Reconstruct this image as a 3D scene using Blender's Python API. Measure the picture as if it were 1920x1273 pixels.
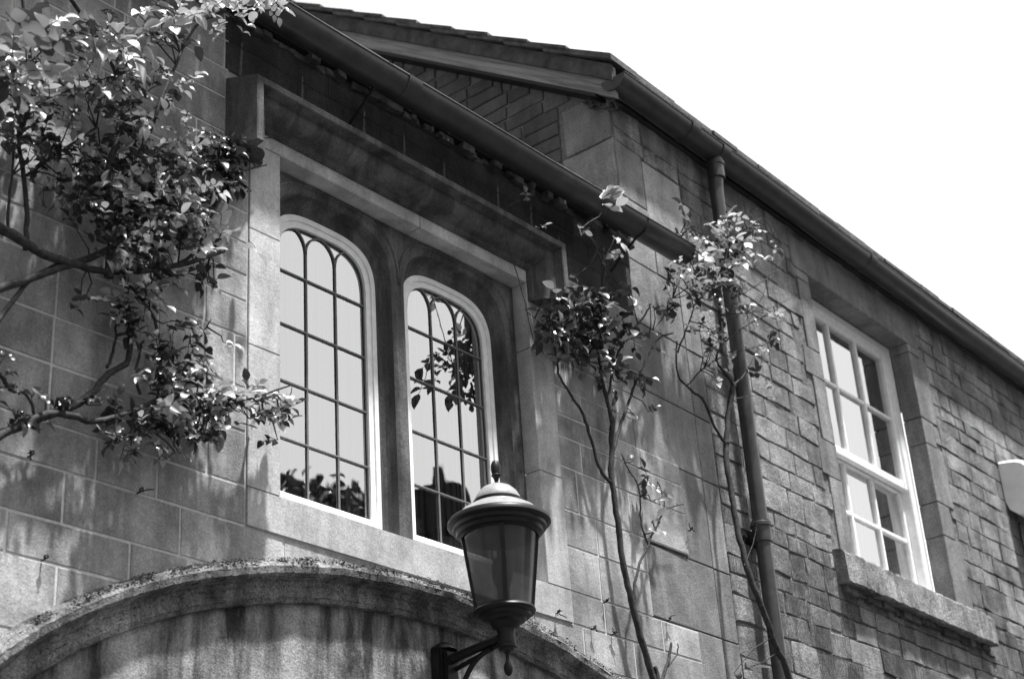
import bpy, bmesh, math, random
from mathutils import Vector, Matrix
R = math.radians
random.seed(7)
S = bpy.context.scene
for o in list(bpy.data.objects): bpy.data.objects.remove(o)
C = S.collection

# ------------------------------------------------------------------ camera
CAM = Vector((0, -3.6, 1.6))
PITCH, ROLL, YAW = R(26.6845), R(-4.0883), R(51.4305)
FW = Vector((math.sin(YAW)*math.cos(PITCH), math.cos(YAW)*math.cos(PITCH), math.sin(PITCH)))
RT0 = Vector((math.cos(YAW), -math.sin(YAW), 0)); UP0 = RT0.cross(FW)
RT = RT0*math.cos(ROLL) + UP0*math.sin(ROLL)
UP = -RT0*math.sin(ROLL) + UP0*math.cos(ROLL)
cd = bpy.data.cameras.new('camera'); cam = bpy.data.objects.new('camera', cd); C.objects.link(cam)
M3 = Matrix((RT, UP, -FW)).transposed()
cam.matrix_world = Matrix.Translation(CAM) @ M3.to_4x4()
cd.sensor_width = 36; cd.sensor_fit = 'HORIZONTAL'; cd.lens = 3101.78/1920*36
cd.clip_end = 500; cd.clip_start = .05
cd.dof.use_dof = True; cd.dof.focus_distance = 5.9; cd.dof.aperture_fstop = 4.0
S.camera = cam
def ray(x, y): return FW + RT*((x-960)/3101.78) - UP*((y-636.5)/3101.78)
def at(x, y, d=0.):
    "the point on the plane d metres in front of the left house's wall that is seen in direction x, y"
    v = ray(x, y); t = (3.6-d)/v.y
    return CAM + v*t

# ------------------------------------------------------------------ sky and sun
SUN_EL, SUN_AZ = R(73), R(10)      # azimuth measured from the wall's outward normal, towards +x
SD = Vector((math.sin(SUN_AZ)*math.cos(SUN_EL), -math.cos(SUN_AZ)*math.cos(SUN_EL), math.sin(SUN_EL)))
W = bpy.data.worlds.new("World"); S.world = W; W.use_nodes = True
nt = W.node_tree; bg = nt.nodes['Background']
sky = nt.nodes.new('ShaderNodeTexSky'); sky.sky_type = 'NISHITA'; sky.sun_disc = False
sky.sun_elevation = SUN_EL; sky.sun_rotation = math.atan2(SD.x, SD.y)
sky.dust_density = 4.0; sky.air_density = 1.0
bw = nt.nodes.new('ShaderNodeRGBToBW')
nt.links.new(sky.outputs[0], bw.inputs[0])
# brightness gain added to the half of the sky behind the houses (directions with +y)
tcw = nt.nodes.new('ShaderNodeTexCoord'); sxyz = nt.nodes.new('ShaderNodeSeparateXYZ'); mr = nt.nodes.new('ShaderNodeMapRange')
mr.interpolation_type = 'SMOOTHSTEP'; mr.inputs[1].default_value = -.15; mr.inputs[2].default_value = .35
mr.inputs[3].default_value = 1.0; mr.inputs[4].default_value = 1.35
nt.links.new(tcw.outputs['Generated'], sxyz.inputs[0]); nt.links.new(sxyz.outputs['Y'], mr.inputs[0])
mu = nt.nodes.new('ShaderNodeMath'); mu.operation = 'MULTIPLY'
mx_ = nt.nodes.new('ShaderNodeMapRange'); mx_.interpolation_type = 'SMOOTHSTEP'; mx_.inputs[1].default_value = .2; mx_.inputs[2].default_value = .75  # gain added towards +x, brightens the sky mirrored in the panes
mx_.inputs[3].default_value = 1.0; mx_.inputs[4].default_value = 2.6; nt.links.new(sxyz.outputs['X'], mx_.inputs[0])
mu2 = nt.nodes.new('ShaderNodeMath'); mu2.operation = 'MULTIPLY'; nt.links.new(mr.outputs[0], mu2.inputs[0]); nt.links.new(mx_.outputs[0], mu2.inputs[1])
nt.links.new(bw.outputs[0], mu.inputs[0]); nt.links.new(mu2.outputs[0], mu.inputs[1]); nt.links.new(mu.outputs[0], bg.inputs[0])
bg.inputs[1].default_value = 0.08
ld = bpy.data.lights.new('sun', 'SUN'); ld.energy = 5.0; ld.angle = R(2.6); ld.color = (1, 1, 1)
sun = bpy.data.objects.new('sun', ld); C.objects.link(sun)
sun.rotation_euler = SD.to_track_quat('Z', 'Y').to_euler()
S.view_settings.view_transform = 'Standard'; S.view_settings.look = 'None'
S.view_settings.exposure = 1.1; S.view_settings.gamma = 1

# ------------------------------------------------------------------ materials
def ramp(n, pts):
    e = n.color_ramp.elements
    while len(e) > 1: e.remove(e[-1])
    e[0].position = pts[0][0]; e[0].color = (pts[0][1],)*3+(1,)
    for p, v in pts[1:]:
        q = e.new(p); q.color = (v,)*3+(1,)
class Mat:
    def __init__(s, name, rough=.8, spec=.3):
        s.m = bpy.data.materials.new(name); s.m.use_nodes = True
        s.t = s.m.node_tree; s.b = s.t.nodes['Principled BSDF']
        s.b.inputs['Roughness'].default_value = rough
        s.b.inputs['Specular IOR Level'].default_value = spec
        s.tc = s.t.nodes.new('ShaderNodeTexCoord')
    def n(s, kind, **kw):
        o = s.t.nodes.new(kind)
        for k, v in kw.items():
            if k.startswith('i_'): o.inputs[k[2:].replace('_', ' ')].default_value = v
            else: setattr(o, k, v)
        return o
    def l(s, a, b): s.t.links.new(a, b)
    def map(s, scale=(1, 1, 1)):
        m = s.n('ShaderNodeMapping'); m.inputs['Scale'].default_value = scale
        s.l(s.tc.outputs['Object'], m.inputs[0]); return m.outputs[0]
    def noise(s, scale, detail=6, rough=.6, vec=None, dist=0):
        o = s.n('ShaderNodeTexNoise', i_Scale=scale, i_Detail=detail, i_Roughness=rough, i_Distortion=dist)
        s.l(vec if vec else s.map(), o.inputs['Vector']); return o.outputs['Fac']
    def rmp(s, fac, pts):
        r = s.n('ShaderNodeValToRGB'); ramp(r, pts); s.l(fac, r.inputs[0]); return r.outputs[0]
    def math(s, op, a, b=None):
        o = s.n('ShaderNodeMath', operation=op)
        for i, v in enumerate((a, b)):
            if v is None: continue
            if isinstance(v, (int, float)): o.inputs[i].default_value = v
            else: s.l(v, o.inputs[i])
        return o.outputs[0]
    def attr(s, name):
        a = s.n('ShaderNodeAttribute', attribute_name=name); return a.outputs['Fac']
    def base(s, v):
        c = s.n('ShaderNodeCombineColor')
        for i in range(3): s.l(v, c.inputs[i])
        s.l(c.outputs[0], s.b.inputs['Base Color'])
    def bump(s, h, strength=.5, dist=.005):
        b = s.n('ShaderNodeBump', i_Strength=strength, i_Distance=dist)
        s.l(h, b.inputs['Height']); s.l(b.outputs[0], s.b.inputs['Normal'])
def flat(name, v, rough=.6, spec=.4, metal=0, bumpy=0, var=.15, scale=40):
    M = Mat(name, rough, spec); M.b.inputs['Metallic'].default_value = metal
    f = M.rmp(M.noise(scale, 5), [(.3, v*(1-var)), (.7, v*(1+var))])
    M.base(f)
    if bumpy: M.bump(M.noise(scale*3, 6), .6, bumpy)
    return M.m
def stone(name, base, mottled=.3, grain=.3, stain=.4, bump=.004, toolable=False, stscale=2.2, holes=False, fine=170):
    M = Mat(name, .9, .15)
    tone = M.attr('tone')                                  # each block's own tone
    v = M.math('MULTIPLY', M.math('ADD', M.math('MULTIPLY', tone, .42), .79), base)
    big = M.rmp(M.noise(5, 7, .62), [(.3, 1-mottled), (.7, 1+mottled*.6)])
    v = M.math('MULTIPLY', v, big)
    gr = M.rmp(M.noise(fine, 3, .75), [(.33, 1-grain), (.67, 1+grain)])
    v = M.math('MULTIPLY', v, gr)
    if stain:                                              # rain streaks down the stone
        st = M.rmp(M.noise(stscale, 8, .65, M.map((3.2, 3.2, .55)), .4), [(.42, 1-stain), (.58, 1)])
        v = M.math('MULTIPLY', v, st)
    M.base(v)
    h = M.math('ADD', M.noise(22, 9, .7), M.math('MULTIPLY', M.noise(150, 5, .7), .35))
    if toolable:
        w = M.n('ShaderNodeTexWave', wave_type='BANDS', bands_direction='X', i_Scale=24, i_Distortion=3.5, i_Detail=4, i_Detail_Scale=2.2)
        M.l(M.map((1, 1, .25)), w.inputs['Vector'])
        h = M.math('ADD', h, M.math('MULTIPLY', M.math('MULTIPLY', w.outputs['Fac'], M.attr('tool')), 2.2))
    if holes:
        vo = M.n('ShaderNodeTexVoronoi', i_Scale=70); M.l(M.map(), vo.inputs['Vector'])
        h = M.math('ADD', h, M.rmp(vo.outputs['Distance'], [(.0, 0), (.25, 1)]))
    M.bump(h, .9, bump)
    return M.m
m_ash = stone('ashlar_stone', .37, .50, .26, .34, .0045)
m_eave_shade = stone('shade_toned_stone', .06, .45, .4, .35, .005)  # gutter shade put into the colour of the courses above the hood
m_surr = stone('dressed_stone', .45, .32, .24, .28, .003)
m_head = stone('weathered_moulding_stone', .14, .45, .32, .5, .005, stscale=3)
m_arch = stone('mossy_arch_stone', .26, .8, .6, .5, .014, stscale=5, holes=True)
m_tymp = stone('streaked_render', .31, .6, .4, .82, .007, stscale=2.6)
m_rub = stone('coursed_rubble', .29, .6, .6, .35, .018, toolable=True)
m_quoin = stone('quoin_stone', .25, .36, .45, .28, .006)
m_quoin_pale = stone('pale_quoin_stone', .31, .4, .42, .25, .008)
m_sill = stone('rough_sill_stone', .30, .7, .7, .3, .022, stscale=6, holes=True)
m_mort = flat('pale_mortar', .5, .95, .1, 0, .002, .2, 60)
m_mort2 = flat('grey_mortar', .17, .95, .1, 0, .012, .6, 45)
m_slate2 = flat('dark_slate', .02, .8, .1, 0, .004, .4, 10)  # darker slate colour for the mirrored roof and chimney
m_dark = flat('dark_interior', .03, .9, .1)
m_iron = flat('black_painted_iron', .012, .42, .28, 0, .0006, .3, 50)
m_gut = flat('grey_painted_gutter', .042, .36, .4, 0, .0008, .35, 14)
m_pipe = flat('grey_painted_pipe', .04, .33, .5, 0, .0008, .3, 20)
m_white = flat('white_painted_timber', .82, .45, .4, 0, .0006, .1, 30)
m_lead = flat('dark_glazing_bar', .15, .5, .4)
m_slate = flat('stone_slate', .09, .85, .2, 0, .006, .5, 18)
m_cap = flat('lamp_cap_white_metal', .26, .3, .5)
m_box = flat('white_plastic', .85, .5, .3, 0, 0, .1, 8)
m_grass = flat('grass', .07, .9, .1, 0, .01, .5, 30)
m_leafcard = None
def leaf_mat(name, v, tr):
    M = Mat(name, .32, .6)
    t = M.attr('tone')
    val = M.math('MULTIPLY', M.math('ADD', M.math('MULTIPLY', t, 1.0), .5), v)
    M.base(val)
    T = M.n('ShaderNodeBsdfTranslucent')
    c = M.n('ShaderNodeCombineColor')
    for i in range(3): M.l(val, c.inputs[i])
    M.l(c.outputs[0], T.inputs[0])
    mx = M.n('ShaderNodeMixShader'); mx.inputs[0].default_value = tr
    M.l(M.b.outputs[0], mx.inputs[1]); M.l(T.outputs[0], mx.inputs[2])
    M.l(mx.outputs[0], M.t.nodes['Material Output'].inputs[0])
    return M.m
m_leaf = leaf_mat('rose_leaf', .42, .2)
m_leaf_d = leaf_mat('dark_rose_leaf', .04, .12)  # dark leaf colour stands in for shade inside the roses
m_petal = leaf_mat('rose_petal', .62, .3)
m_bark = flat('rose_bark', .04, .8, .2, 0, .003, .6, 60)
m_bark_l = flat('pale_rose_bark', .26, .7, .3, 0, .003, .5, 60)
def wood_mat():
    M = Mat('weathered_board', .8, .2)
    q = M.n('ShaderNodeMapping'); q.inputs['Rotation'].default_value = (-math.atan(.7), 0, 0); M.l(M.tc.outputs['Object'], q.inputs[0])
    q2 = M.n('ShaderNodeMapping'); q2.inputs['Scale'].default_value = (3, .5, 9); M.l(q.outputs[0], q2.inputs[0])
    f = M.noise(5, 8, .65, q2.outputs[0], .5)
    M.base(M.rmp(f, [(.3, .10), (.5, .24), (.7, .36)])); M.bump(f, .5, .004); return M.m
m_board = wood_mat()
def glass_mat(name, f0, tint):
    M = Mat(name)
    g = M.n('ShaderNodeBsdfGlossy', i_Roughness=.0); g.inputs['Color'].default_value = (1, 1, 1, 1)
    t = M.n('ShaderNodeBsdfTransparent'); t.inputs['Color'].default_value = (tint,)*3+(1,)
    fr = M.n('ShaderNodeFresnel', i_IOR=f0)
    w = M.noise(5, 2, .5); b = M.n('ShaderNodeBump', i_Strength=.07, i_Distance=.006)
    M.l(w, b.inputs['Height']); M.l(b.outputs[0], g.inputs['Normal'])
    mx = M.n('ShaderNodeMixShader'); M.l(fr.outputs[0], mx.inputs[0])
    M.l(t.outputs[0], mx.inputs[1]); M.l(g.outputs[0], mx.inputs[2])
    M.l(mx.outputs[0], M.t.nodes['Material Output'].inputs[0]); return M.m
m_glass = glass_mat('window_glass', 5.0, 1.)
m_glass2 = glass_mat('sash_glass', 9., .75)
def lampglass():
    M = Mat('frosted_lamp_glass', .18, .5)
    M.base(M.rmp(M.noise(9, 4), [(.3, .06), (.7, .14)]))
    T = M.n('ShaderNodeBsdfTranslucent'); T.inputs[0].default_value = (.34, .34, .34, 1)
    t = M.n('ShaderNodeBsdfTransparent'); t.inputs[0].default_value = (.6, .6, .6, 1)
    a = M.n('ShaderNodeMixShader'); a.inputs[0].default_value = .4
    M.l(M.b.outputs[0], a.inputs[1]); M.l(T.outputs[0], a.inputs[2])
    c = M.n('ShaderNodeMixShader'); c.inputs[0].default_value = .34
    M.l(a.outputs[0], c.inputs[1]); M.l(t.outputs[0], c.inputs[2])
    M.l(c.outputs[0], M.t.nodes['Material Output'].inputs[0]); return M.m
m_lglass = lampglass()
def curtain_mat(n, a, b):
    M = Mat(n, .9, .1); M.base(M.rmp(M.noise(4, 4, .6, M.map((22, 1, .1))), [(.40, a), (.52, b)])); return M.m  # colour stripes stand in for the shading of the folds
m_curt = curtain_mat('net_curtain', .12, 1.); m_curt2 = curtain_mat('dark_curtain', .04, .16)

# ------------------------------------------------------------------ mesh helpers
class MB:
    def __init__(s): s.v = []; s.f = []; s.t = []; s.k = []
    def add(s, vs, fs, tone=.5, tool=0.):
        b = len(s.v); s.v += [tuple(v) for v in vs]; s.f += [tuple(b+i for i in f) for f in fs]
        s.t += [tone]*len(vs); s.k += [tool]*len(vs)
    def box(s, x0, x1, y0, y1, z0, z1, tone=.5, bev=0.):
        if bev:
            bm = bmesh.new(); bmesh.ops.create_cube(bm, size=1)
            for v in bm.verts: v.co = Vector(((x0+x1)/2+v.co.x*(x1-x0), (y0+y1)/2+v.co.y*(y1-y0), (z0+z1)/2+v.co.z*(z1-z0)))
            bmesh.ops.bevel(bm, geom=bm.edges[:], offset=bev, segments=2, affect='EDGES')
            bm.verts.index_update()
            s.add([v.co for v in bm.verts], [[v.index for v in f.verts] for f in bm.faces], tone); bm.free(); return
        s.add([(x0,y0,z0),(x1,y0,z0),(x1,y1,z0),(x0,y1,z0),(x0,y0,z1),(x1,y0,z1),(x1,y1,z1),(x0,y1,z1)],
              [(0,3,2,1),(4,5,6,7),(0,1,5,4),(1,2,6,5),(2,3,7,6),(3,0,4,7)], tone)
    def tube(s, pts, rads, seg=8, cap=True, tone=.5):
        pts = [Vector(p) for p in pts]
        if isinstance(rads, (int, float)): rads = [rads]*len(pts)
        vs = []; fs = []; prev = None
        for i, p in enumerate(pts):
            d = (pts[min(i+1, len(pts)-1)]-pts[max(i-1, 0)]).normalized()
            a = prev if prev else (Vector((0,0,1)) if abs(d.z) < .9 else Vector((1,0,0)))
            u = (a - d*a.dot(d)); u = u.normalized() if u.length > 1e-6 else d.orthogonal().normalized()
            w = d.cross(u); prev = u
            for k in range(seg):
                an = 2*math.pi*k/seg; vs.append(p+(u*math.cos(an)+w*math.sin(an))*rads[i])
        for i in range(len(pts)-1):
            for k in range(seg):
                a = i*seg+k; b = i*seg+(k+1) % seg; fs.append((a, b, b+seg, a+seg))
        if cap: fs.append(tuple(range(seg))[::-1]); fs.append(tuple((len(pts)-1)*seg+k for k in range(seg)))
        s.add(vs, fs, tone)
    def lathe(s, prof, c, seg=40, tone=.5):
        vs = []; fs = []
        for r, z in prof:
            for k in range(seg):
                a = 2*math.pi*k/seg; vs.append((c[0]+r*math.cos(a), c[1]+r*math.sin(a), z))
        for i in range(len(prof)-1):
            for k in range(seg):
                a = i*seg+k; b = i*seg+(k+1) % seg; fs.append((a, b, b+seg, a+seg))
        s.add(vs, fs, tone)
    def strip(s, A, B, closed=False, tone=.5):
        n = len(A); s.add(list(A)+list(B), [(i, (i+1) % n, n+(i+1) % n, n+i) for i in range(n if closed else n-1)], tone)
    def build(s, name, mat, parent=None, smooth=None, **props):
        me = bpy.data.meshes.new(name); me.from_pydata(s.v, [], s.f); me.materials.append(mat)
        a = me.attributes.new('tone', 'FLOAT', 'POINT'); a.data.foreach_set('value', s.t)
        if any(s.k):
            a = me.attributes.new('tool', 'FLOAT', 'POINT'); a.data.foreach_set('value', s.k)
        bm = bmesh.new(); bm.from_mesh(me)
        if smooth != 'leaf': bmesh.ops.recalc_face_normals(bm, faces=bm.faces[:])
        if name == 'pane':                                  # glass faces the street
            bmesh.ops.reverse_faces(bm, faces=[f for f in bm.faces if f.normal.y > 0])
        bm.to_mesh(me); bm.free()
        if smooth:
            me.polygons.foreach_set('use_smooth', [True]*len(me.polygons))
            if smooth != 'leaf': me.set_sharp_from_angle(angle=R(smooth))
        o = bpy.data.objects.new(name, me); C.objects.link(o)
        if parent:
            o.parent = parent
            w = Vector((0, 0, 0)); q = parent
            while q: w += q.location if q.type == 'EMPTY' else Vector((0,0,0)); q = q.parent
            me.transform(Matrix.Translation(-w) if parent_flat(parent) else Matrix())
        for k, v in props.items(): o[k] = v
        return o
def parent_flat(p):
    while p.parent: p = p.parent
    return not p.get('_local')
def empty(name, loc, label, cat, group=None, rz=0):
    o = bpy.data.objects.new(name, None); C.objects.link(o); o.location = loc; o.rotation_euler.z = rz
    o.empty_display_size = .1; o['label'] = label; o['category'] = cat
    if group: o['group'] = group
    return o
def fill(outer, holes, plane_y, mb, tone=.5):
    "flat sheet facing the street, with holes; outlines are lists of (x, z)"
    bm = bmesh.new(); es = []
    for loop in [outer]+holes:
        vs = [bm.verts.new((x, plane_y, z)) for x, z in loop]
        for i in range(len(vs)): es.append(bm.edges.new((vs[i], vs[(i+1) % len(vs)])))
    bmesh.ops.triangle_fill(bm, edges=es, use_beauty=True)
    bm.verts.index_update()
    mb.add([v.co for v in bm.verts], [[v.index for v in f.verts] for f in bm.faces], tone); bm.free()
def rect(x0, x1, z0, z1): return [(x0, z0), (x1, z0), (x1, z1), (x0, z1)]
def to3(loop, y): return [(x, y, z) for x, z in loop]

def sub(rc, h):
    x0, x1, z0, z1 = rc; a0, a1, b0, b1 = h
    if a0 >= x1 or a1 <= x0 or b0 >= z1 or b1 <= z0: return [rc]
    out = []
    if a0 > x0: out.append((x0, a0, z0, z1))
    if a1 < x1: out.append((a1, x1, z0, z1))
    m0, m1 = max(x0, a0), min(x1, a1)
    if b0 > z0: out.append((m0, m1, z0, b0))
    if b1 < z1: out.append((m0, m1, b1, z1))
    return [r for r in out if r[1]-r[0] > .012 and r[3]-r[2] > .012]
def block(mb, x0, x1, z0, z1, y, back, joint, bev, jit, tone, tool=0., swap=None):
    "one stone: a slightly irregular bevelled slab between its joints"
    j = joint/2; x0 += j; x1 -= j; z0 += j; z1 -= j
    if x1-x0 < .01 or z1-z0 < .01: return
    n = max(1, int((x1-x0)/.09)) if jit > .0015 else 1
    m = max(1, int((z1-z0)/.06)) if jit > .0015 else 1
    pts = [(x0+(x1-x0)*i/n, z0) for i in range(n)]+[(x1, z0+(z1-z0)*i/m) for i in range(m)]
    pts += [(x1-(x1-x0)*i/n, z1) for i in range(n)]+[(x0, z1-(z1-z0)*i/m) for i in range(m)]
    rj = lambda: random.uniform(-jit, jit)
    p0 = [(a+rj(), b+rj()) for a, b in pts]
    cx, cz = (x0+x1)/2, (z0+z1)/2
    def ins(p, e):
        a, b = p; return (a+max(-e, min(e, (cx-a)*9)), b+max(-e, min(e, (cz-b)*9)))
    p1 = [ins(p, bev) for p in p0]
    tilt = random.uniform(-jit, jit)*.6
    v = [(a, back, b) for a, b in p0]+[(a, y+bev*.55, b) for a, b in [ins(p, bev*.15) for p in p0]]+[(a, y+rj()*.4+tilt*(a-cx)*3, b) for a, b in p1]
    k = len(p0)
    f = [(i, (i+1) % k, k+(i+1) % k, k+i) for i in range(k)]+[(k+i, k+(i+1) % k, 2*k+(i+1) % k, 2*k+i) for i in range(k)]
    if False:        # worn, uneven face: a smaller raised ring and a crowned centre
        p2 = [ins(p, bev+min(.022, (z1-z0)*.2)) for p in p0]; h0 = random.uniform(-.003, .006)
        v += [(a, y-h0+random.uniform(-.0022, .0022), b) for a, b in p2]+[(cx+rj()*3, y-h0-random.uniform(0, .004), cz+rj()*2)]
        f += [(2*k+i, 2*k+(i+1) % k, 3*k+(i+1) % k, 3*k+i) for i in range(k)]+[(3*k+i, 3*k+(i+1) % k, 4*k) for i in range(k)]
    else: f.append(tuple(2*k+i for i in range(k)))
    if swap is not None: v = [(swap+yy, aa, zz) for aa, yy, zz in v]
    mb.add(v, f, tone, tool)

# ------------------------------------------------------------------ ground
g = MB(); g.add([(-150,-150,0),(150,-150,0),(150,150,0),(-150,150,0)], [(0,1,2,3)])
g.build('ground', m_grass, None, kind='structure')
g = MB(); g.add([(-150,-6.4,.004),(150,-6.4,.004),(150,-.9,.004),(-150,-.9,.004)], [(0,1,2,3)])
g.build('road', flat('asphalt', .05, .9, .1, 0, .003, .3, 60), None, kind='structure')

# ------------------------------------------------------------------ left stone house
HL = empty('stone_house', (0, 0, 0), 'pale ashlar stone house with twin arched window under a square hood mould', 'house')
OX0, OX1, OZ0, OZ1 = 3.293, 4.615, 3.53, 4.793           # opening of the twin light window
SX0, SX1, SZ0, SZ1 = 3.155, 4.755, 3.402, 4.87
WTOP = 5.36
rows = [0, .38, .72, 1.04, 1.36, 1.66, 1.94, 2.2, 2.47, 2.70, 2.93, 3.13, 3.25, 3.402, 3.53, 3.71, 3.86, 4.04, 4.17, 4.265, 4.385, 4.505, 4.63, 4.78, 4.92, 5.04, 5.16, 5.27, WTOP]
def qstart(z):                                            # where the dressed quoins of the right house begin
    if z > 4.9: return 5.385
    if z < 3.54: return 5.6
    if z < 3.85: return 5.29
    if z < 4.26: return 5.6
    if z < 4.57: return 5.29
    return 5.42
fixed = {3.13: [2.33, 2.73, 3.0], 3.25: [2.5, 2.906], 3.402: [2.602, 2.816, 4.96, 5.34], 3.53: [2.434, 3.0, 4.95], 3.71: [2.434, 2.9, 4.955, 5.19],
         3.86: [2.436, 2.8, 5.2], 4.63: [2.928], 4.505: [2.7, 3.0], 4.385: [2.6, 2.9], 4.04: [2.62, 2.98, 4.9, 5.1], 4.17: [2.5, 2.95, 4.98], 4.265: [2.75, 4.93, 5.13]}
mb = MB(); bkg = MB(); sc = MB()
for i in range(len(rows)-1):
    z0, z1 = rows[i], rows[i+1]; xe = qstart((z0+z1)/2)
    xs = [-3.0]; fx = fixed.get(z0, [])
    while xs[-1] < xe:
        nx = xs[-1]+random.uniform(.26, .52)*(1 if z1-z0 < .2 else 1.25)
        hit = [q for q in fx if xs[-1]+.1 < q < nx+.25]
        if hit: nx = hit[0]
        xs.append(nx)
    xs[-1] = xe
    if xs[-1]-xs[-2] < .12: xs.pop(-2)
    for a, b in zip(xs, xs[1:]):
        rs = [(a, b, z0, z1)]
        rs = [q for r in rs for q in sub(r, (SX0, SX1, SZ0, SZ1))]
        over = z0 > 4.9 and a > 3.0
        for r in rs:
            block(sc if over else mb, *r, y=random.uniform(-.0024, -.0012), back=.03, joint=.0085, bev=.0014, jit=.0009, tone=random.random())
mb.build('wall', m_ash, HL); sc.build('wall', m_eave_shade, HL, label='courses coloured dark for the gutter shade, between hood mould and gutter')
fill(rect(-3, 5.285, 0, WTOP), [rect(SX0+.02, SX1-.02, SZ0+.02, SZ1-.02)], .0006, bkg)
for z0, z1 in zip(rows, rows[1:]):
    xe = qstart((z0+z1)/2)-.002
    if xe > 5.3: bkg.add([(5.285, .0006, z0), (xe, .0006, z0), (xe, .0006, z1), (5.285, .0006, z1)], [(0,1,2,3)])
bkg.build('mortar', m_mort, HL)
mb = MB(); mb.add([(3.06, .0002, 4.925), (5.383, .0002, 4.925), (5.383, .0002, WTOP), (3.06, .0002, WTOP)], [(0,1,2,3)]); mb.build('mortar', flat('shade_toned_mortar', .05, .95, .1, 0, .003, .4, 50), HL)  # mortar coloured dark as well, for the shade under the gutter
# ragged mortar bed on the wall head
mb = MB()
x = -1.
while x < 5.35:
    w = random.uniform(.015, .07)
    q = random.uniform(.006, .045)
    if random.random() < .75: block(mb, x, x+w, 5.262-random.uniform(0, .012), 5.285, -q, .02, 0., .005, .006, random.random())
    x += w*.9
mb.build('mortar_bed', m_head, HL, kind='stuff')
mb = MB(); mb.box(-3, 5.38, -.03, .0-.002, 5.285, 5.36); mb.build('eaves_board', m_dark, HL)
# roof of overlapping stone slates (saw-tooth courses)
def slate_roof(name, x0, x1, y0, z0, slope, n, step, th, parent, lap=.0):
    mb = MB(); c, s_ = math.cos(slope), math.sin(slope)
    for k in range(n):
        a = k*step; yy = y0+a*c; zz = z0+a*s_
        xx = x0
        while xx < x1-.02:
            w = min(random.uniform(.18, .34), x1-xx); L = step*1.55; lift = th*1.0; o = random.uniform(-.012, .012); th2 = th*random.uniform(.7, 1.2)
            ca, sa = math.cos(slope-.05), math.sin(slope-.05)
            p = [(yy+o*c, zz+lift+o*s_), (yy+L*ca, zz+lift+L*sa)]
            v = []
            for X in (xx+.002, xx+w-.002):
                for (py, pz) in p: v += [(X, py, pz-th2/2), (X, py, pz+th2/2)]
            mb.add(v, [(0,1,3,2),(4,6,7,5),(0,4,5,1),(2,3,7,6),(1,5,7,3),(0,2,6,4)], random.random())
            xx += w
    return mb.build(name, m_slate, parent)
slate_roof('roof', -2.2, 5.37, -.14, 5.315, R(35), 15, .23, .022, HL)
# window surround: jambs, lintels and sill as separate stones
mb = MB(); P = -.008
def sb(x0, x1, z0, z1, t, yb=.065): mb.box(x0+.0012, x1-.0012, P, yb, z0+.0012, z1-.0012, t, .0015)
for z0, z1, t in ((3.53, 4.02, .6), (4.02, 4.45, .75), (4.45, OZ1, .55)): sb(SX0, OX0, z0, z1, t)
for z0, z1, t in ((3.53, 3.98, .7), (3.98, 4.5, .6), (4.5, OZ1, .5)): sb(OX1, SX1, z0, z1, t)
sb(SX0, 4.0, OZ1, SZ1, .55); sb(4.0, SX1, OZ1, SZ1, .7)
sb(SX0, SX1, SZ0, OZ0, .5)
mb.box(OX0+.002, OX1-.002, .004, .14, 3.40, 3.53, .45)
mb.add([(OX0,.0,3.531),(OX1,.0,3.531),(OX1,.13,3.597),(OX0,.13,3.597),(OX0,.13,3.45),(OX1,.13,3.45),(OX0,.0,3.45),(OX1,.0,3.45)],
       [(0,1,2,3),(3,2,5,4),(0,6,7,1),(0,3,4,6),(1,7,5,2)], .5)
surround = mb.build('window_surround', m_surr, HL)
# twin arched lights
def arch(c, w, zb, zs, zt, p=3.3, n=16):
    L = [(c-w, zb), (c+w, zb)]
    if zs-zb > .3:
        for k in range(1, 6): L.append((c+w, zb+(zs-zb)*k/6))
    for i in range(n*2+1):
        t = math.pi*i/(2*n); co, si = math.cos(t), math.sin(t)
        L.append((c+w*math.copysign(abs(co)**(2/p), co), zs+(zt-zs)*abs(si)**(2/p)))
    if zs-zb > .3:
        for k in range(5, 0, -1): L.append((c-w, zb+(zs-zb)*k/6))
    return L
CL, CR = 3.62, 4.27
mb = MB(); YA, YB = .062, .125
Fo = [arch(c, .305, 3.5, 4.49, 4.772) for c in (CL, CR)]
Fh = [arch(c, .292, 3.5, 4.49, 4.757) for c in (CL, CR)]
fill(rect(OX0+.001, OX1-.001, 3.48, OZ1-.001), Fo, YA, mb)
Bk = [arch(c, .258, 3.5, 4.475, 4.70) for c in (CL, CR)]
for fo, fh, bk in zip(Fo, Fh, Bk):
    mb.strip(to3(fo, YA), to3(fh, YA+.008), True)
    prev = to3(fh, YA+.008)
    for q in (.25, .5, .75, 1.):      # hollow chamfer
        e = 1-(1-q)**2.2
        cur = [(a[0]+(b[0]-a[0])*(q**1.8), YA+.008+(YB-YA-.008)*e, a[1]+(b[1]-a[1])*(q**1.8)) for a, b in zip(fh, bk)]
        mb.strip(prev, cur, True); prev = cur
    mb.strip(prev, [(x, .19, z) for x, y, z in prev], True)
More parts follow.
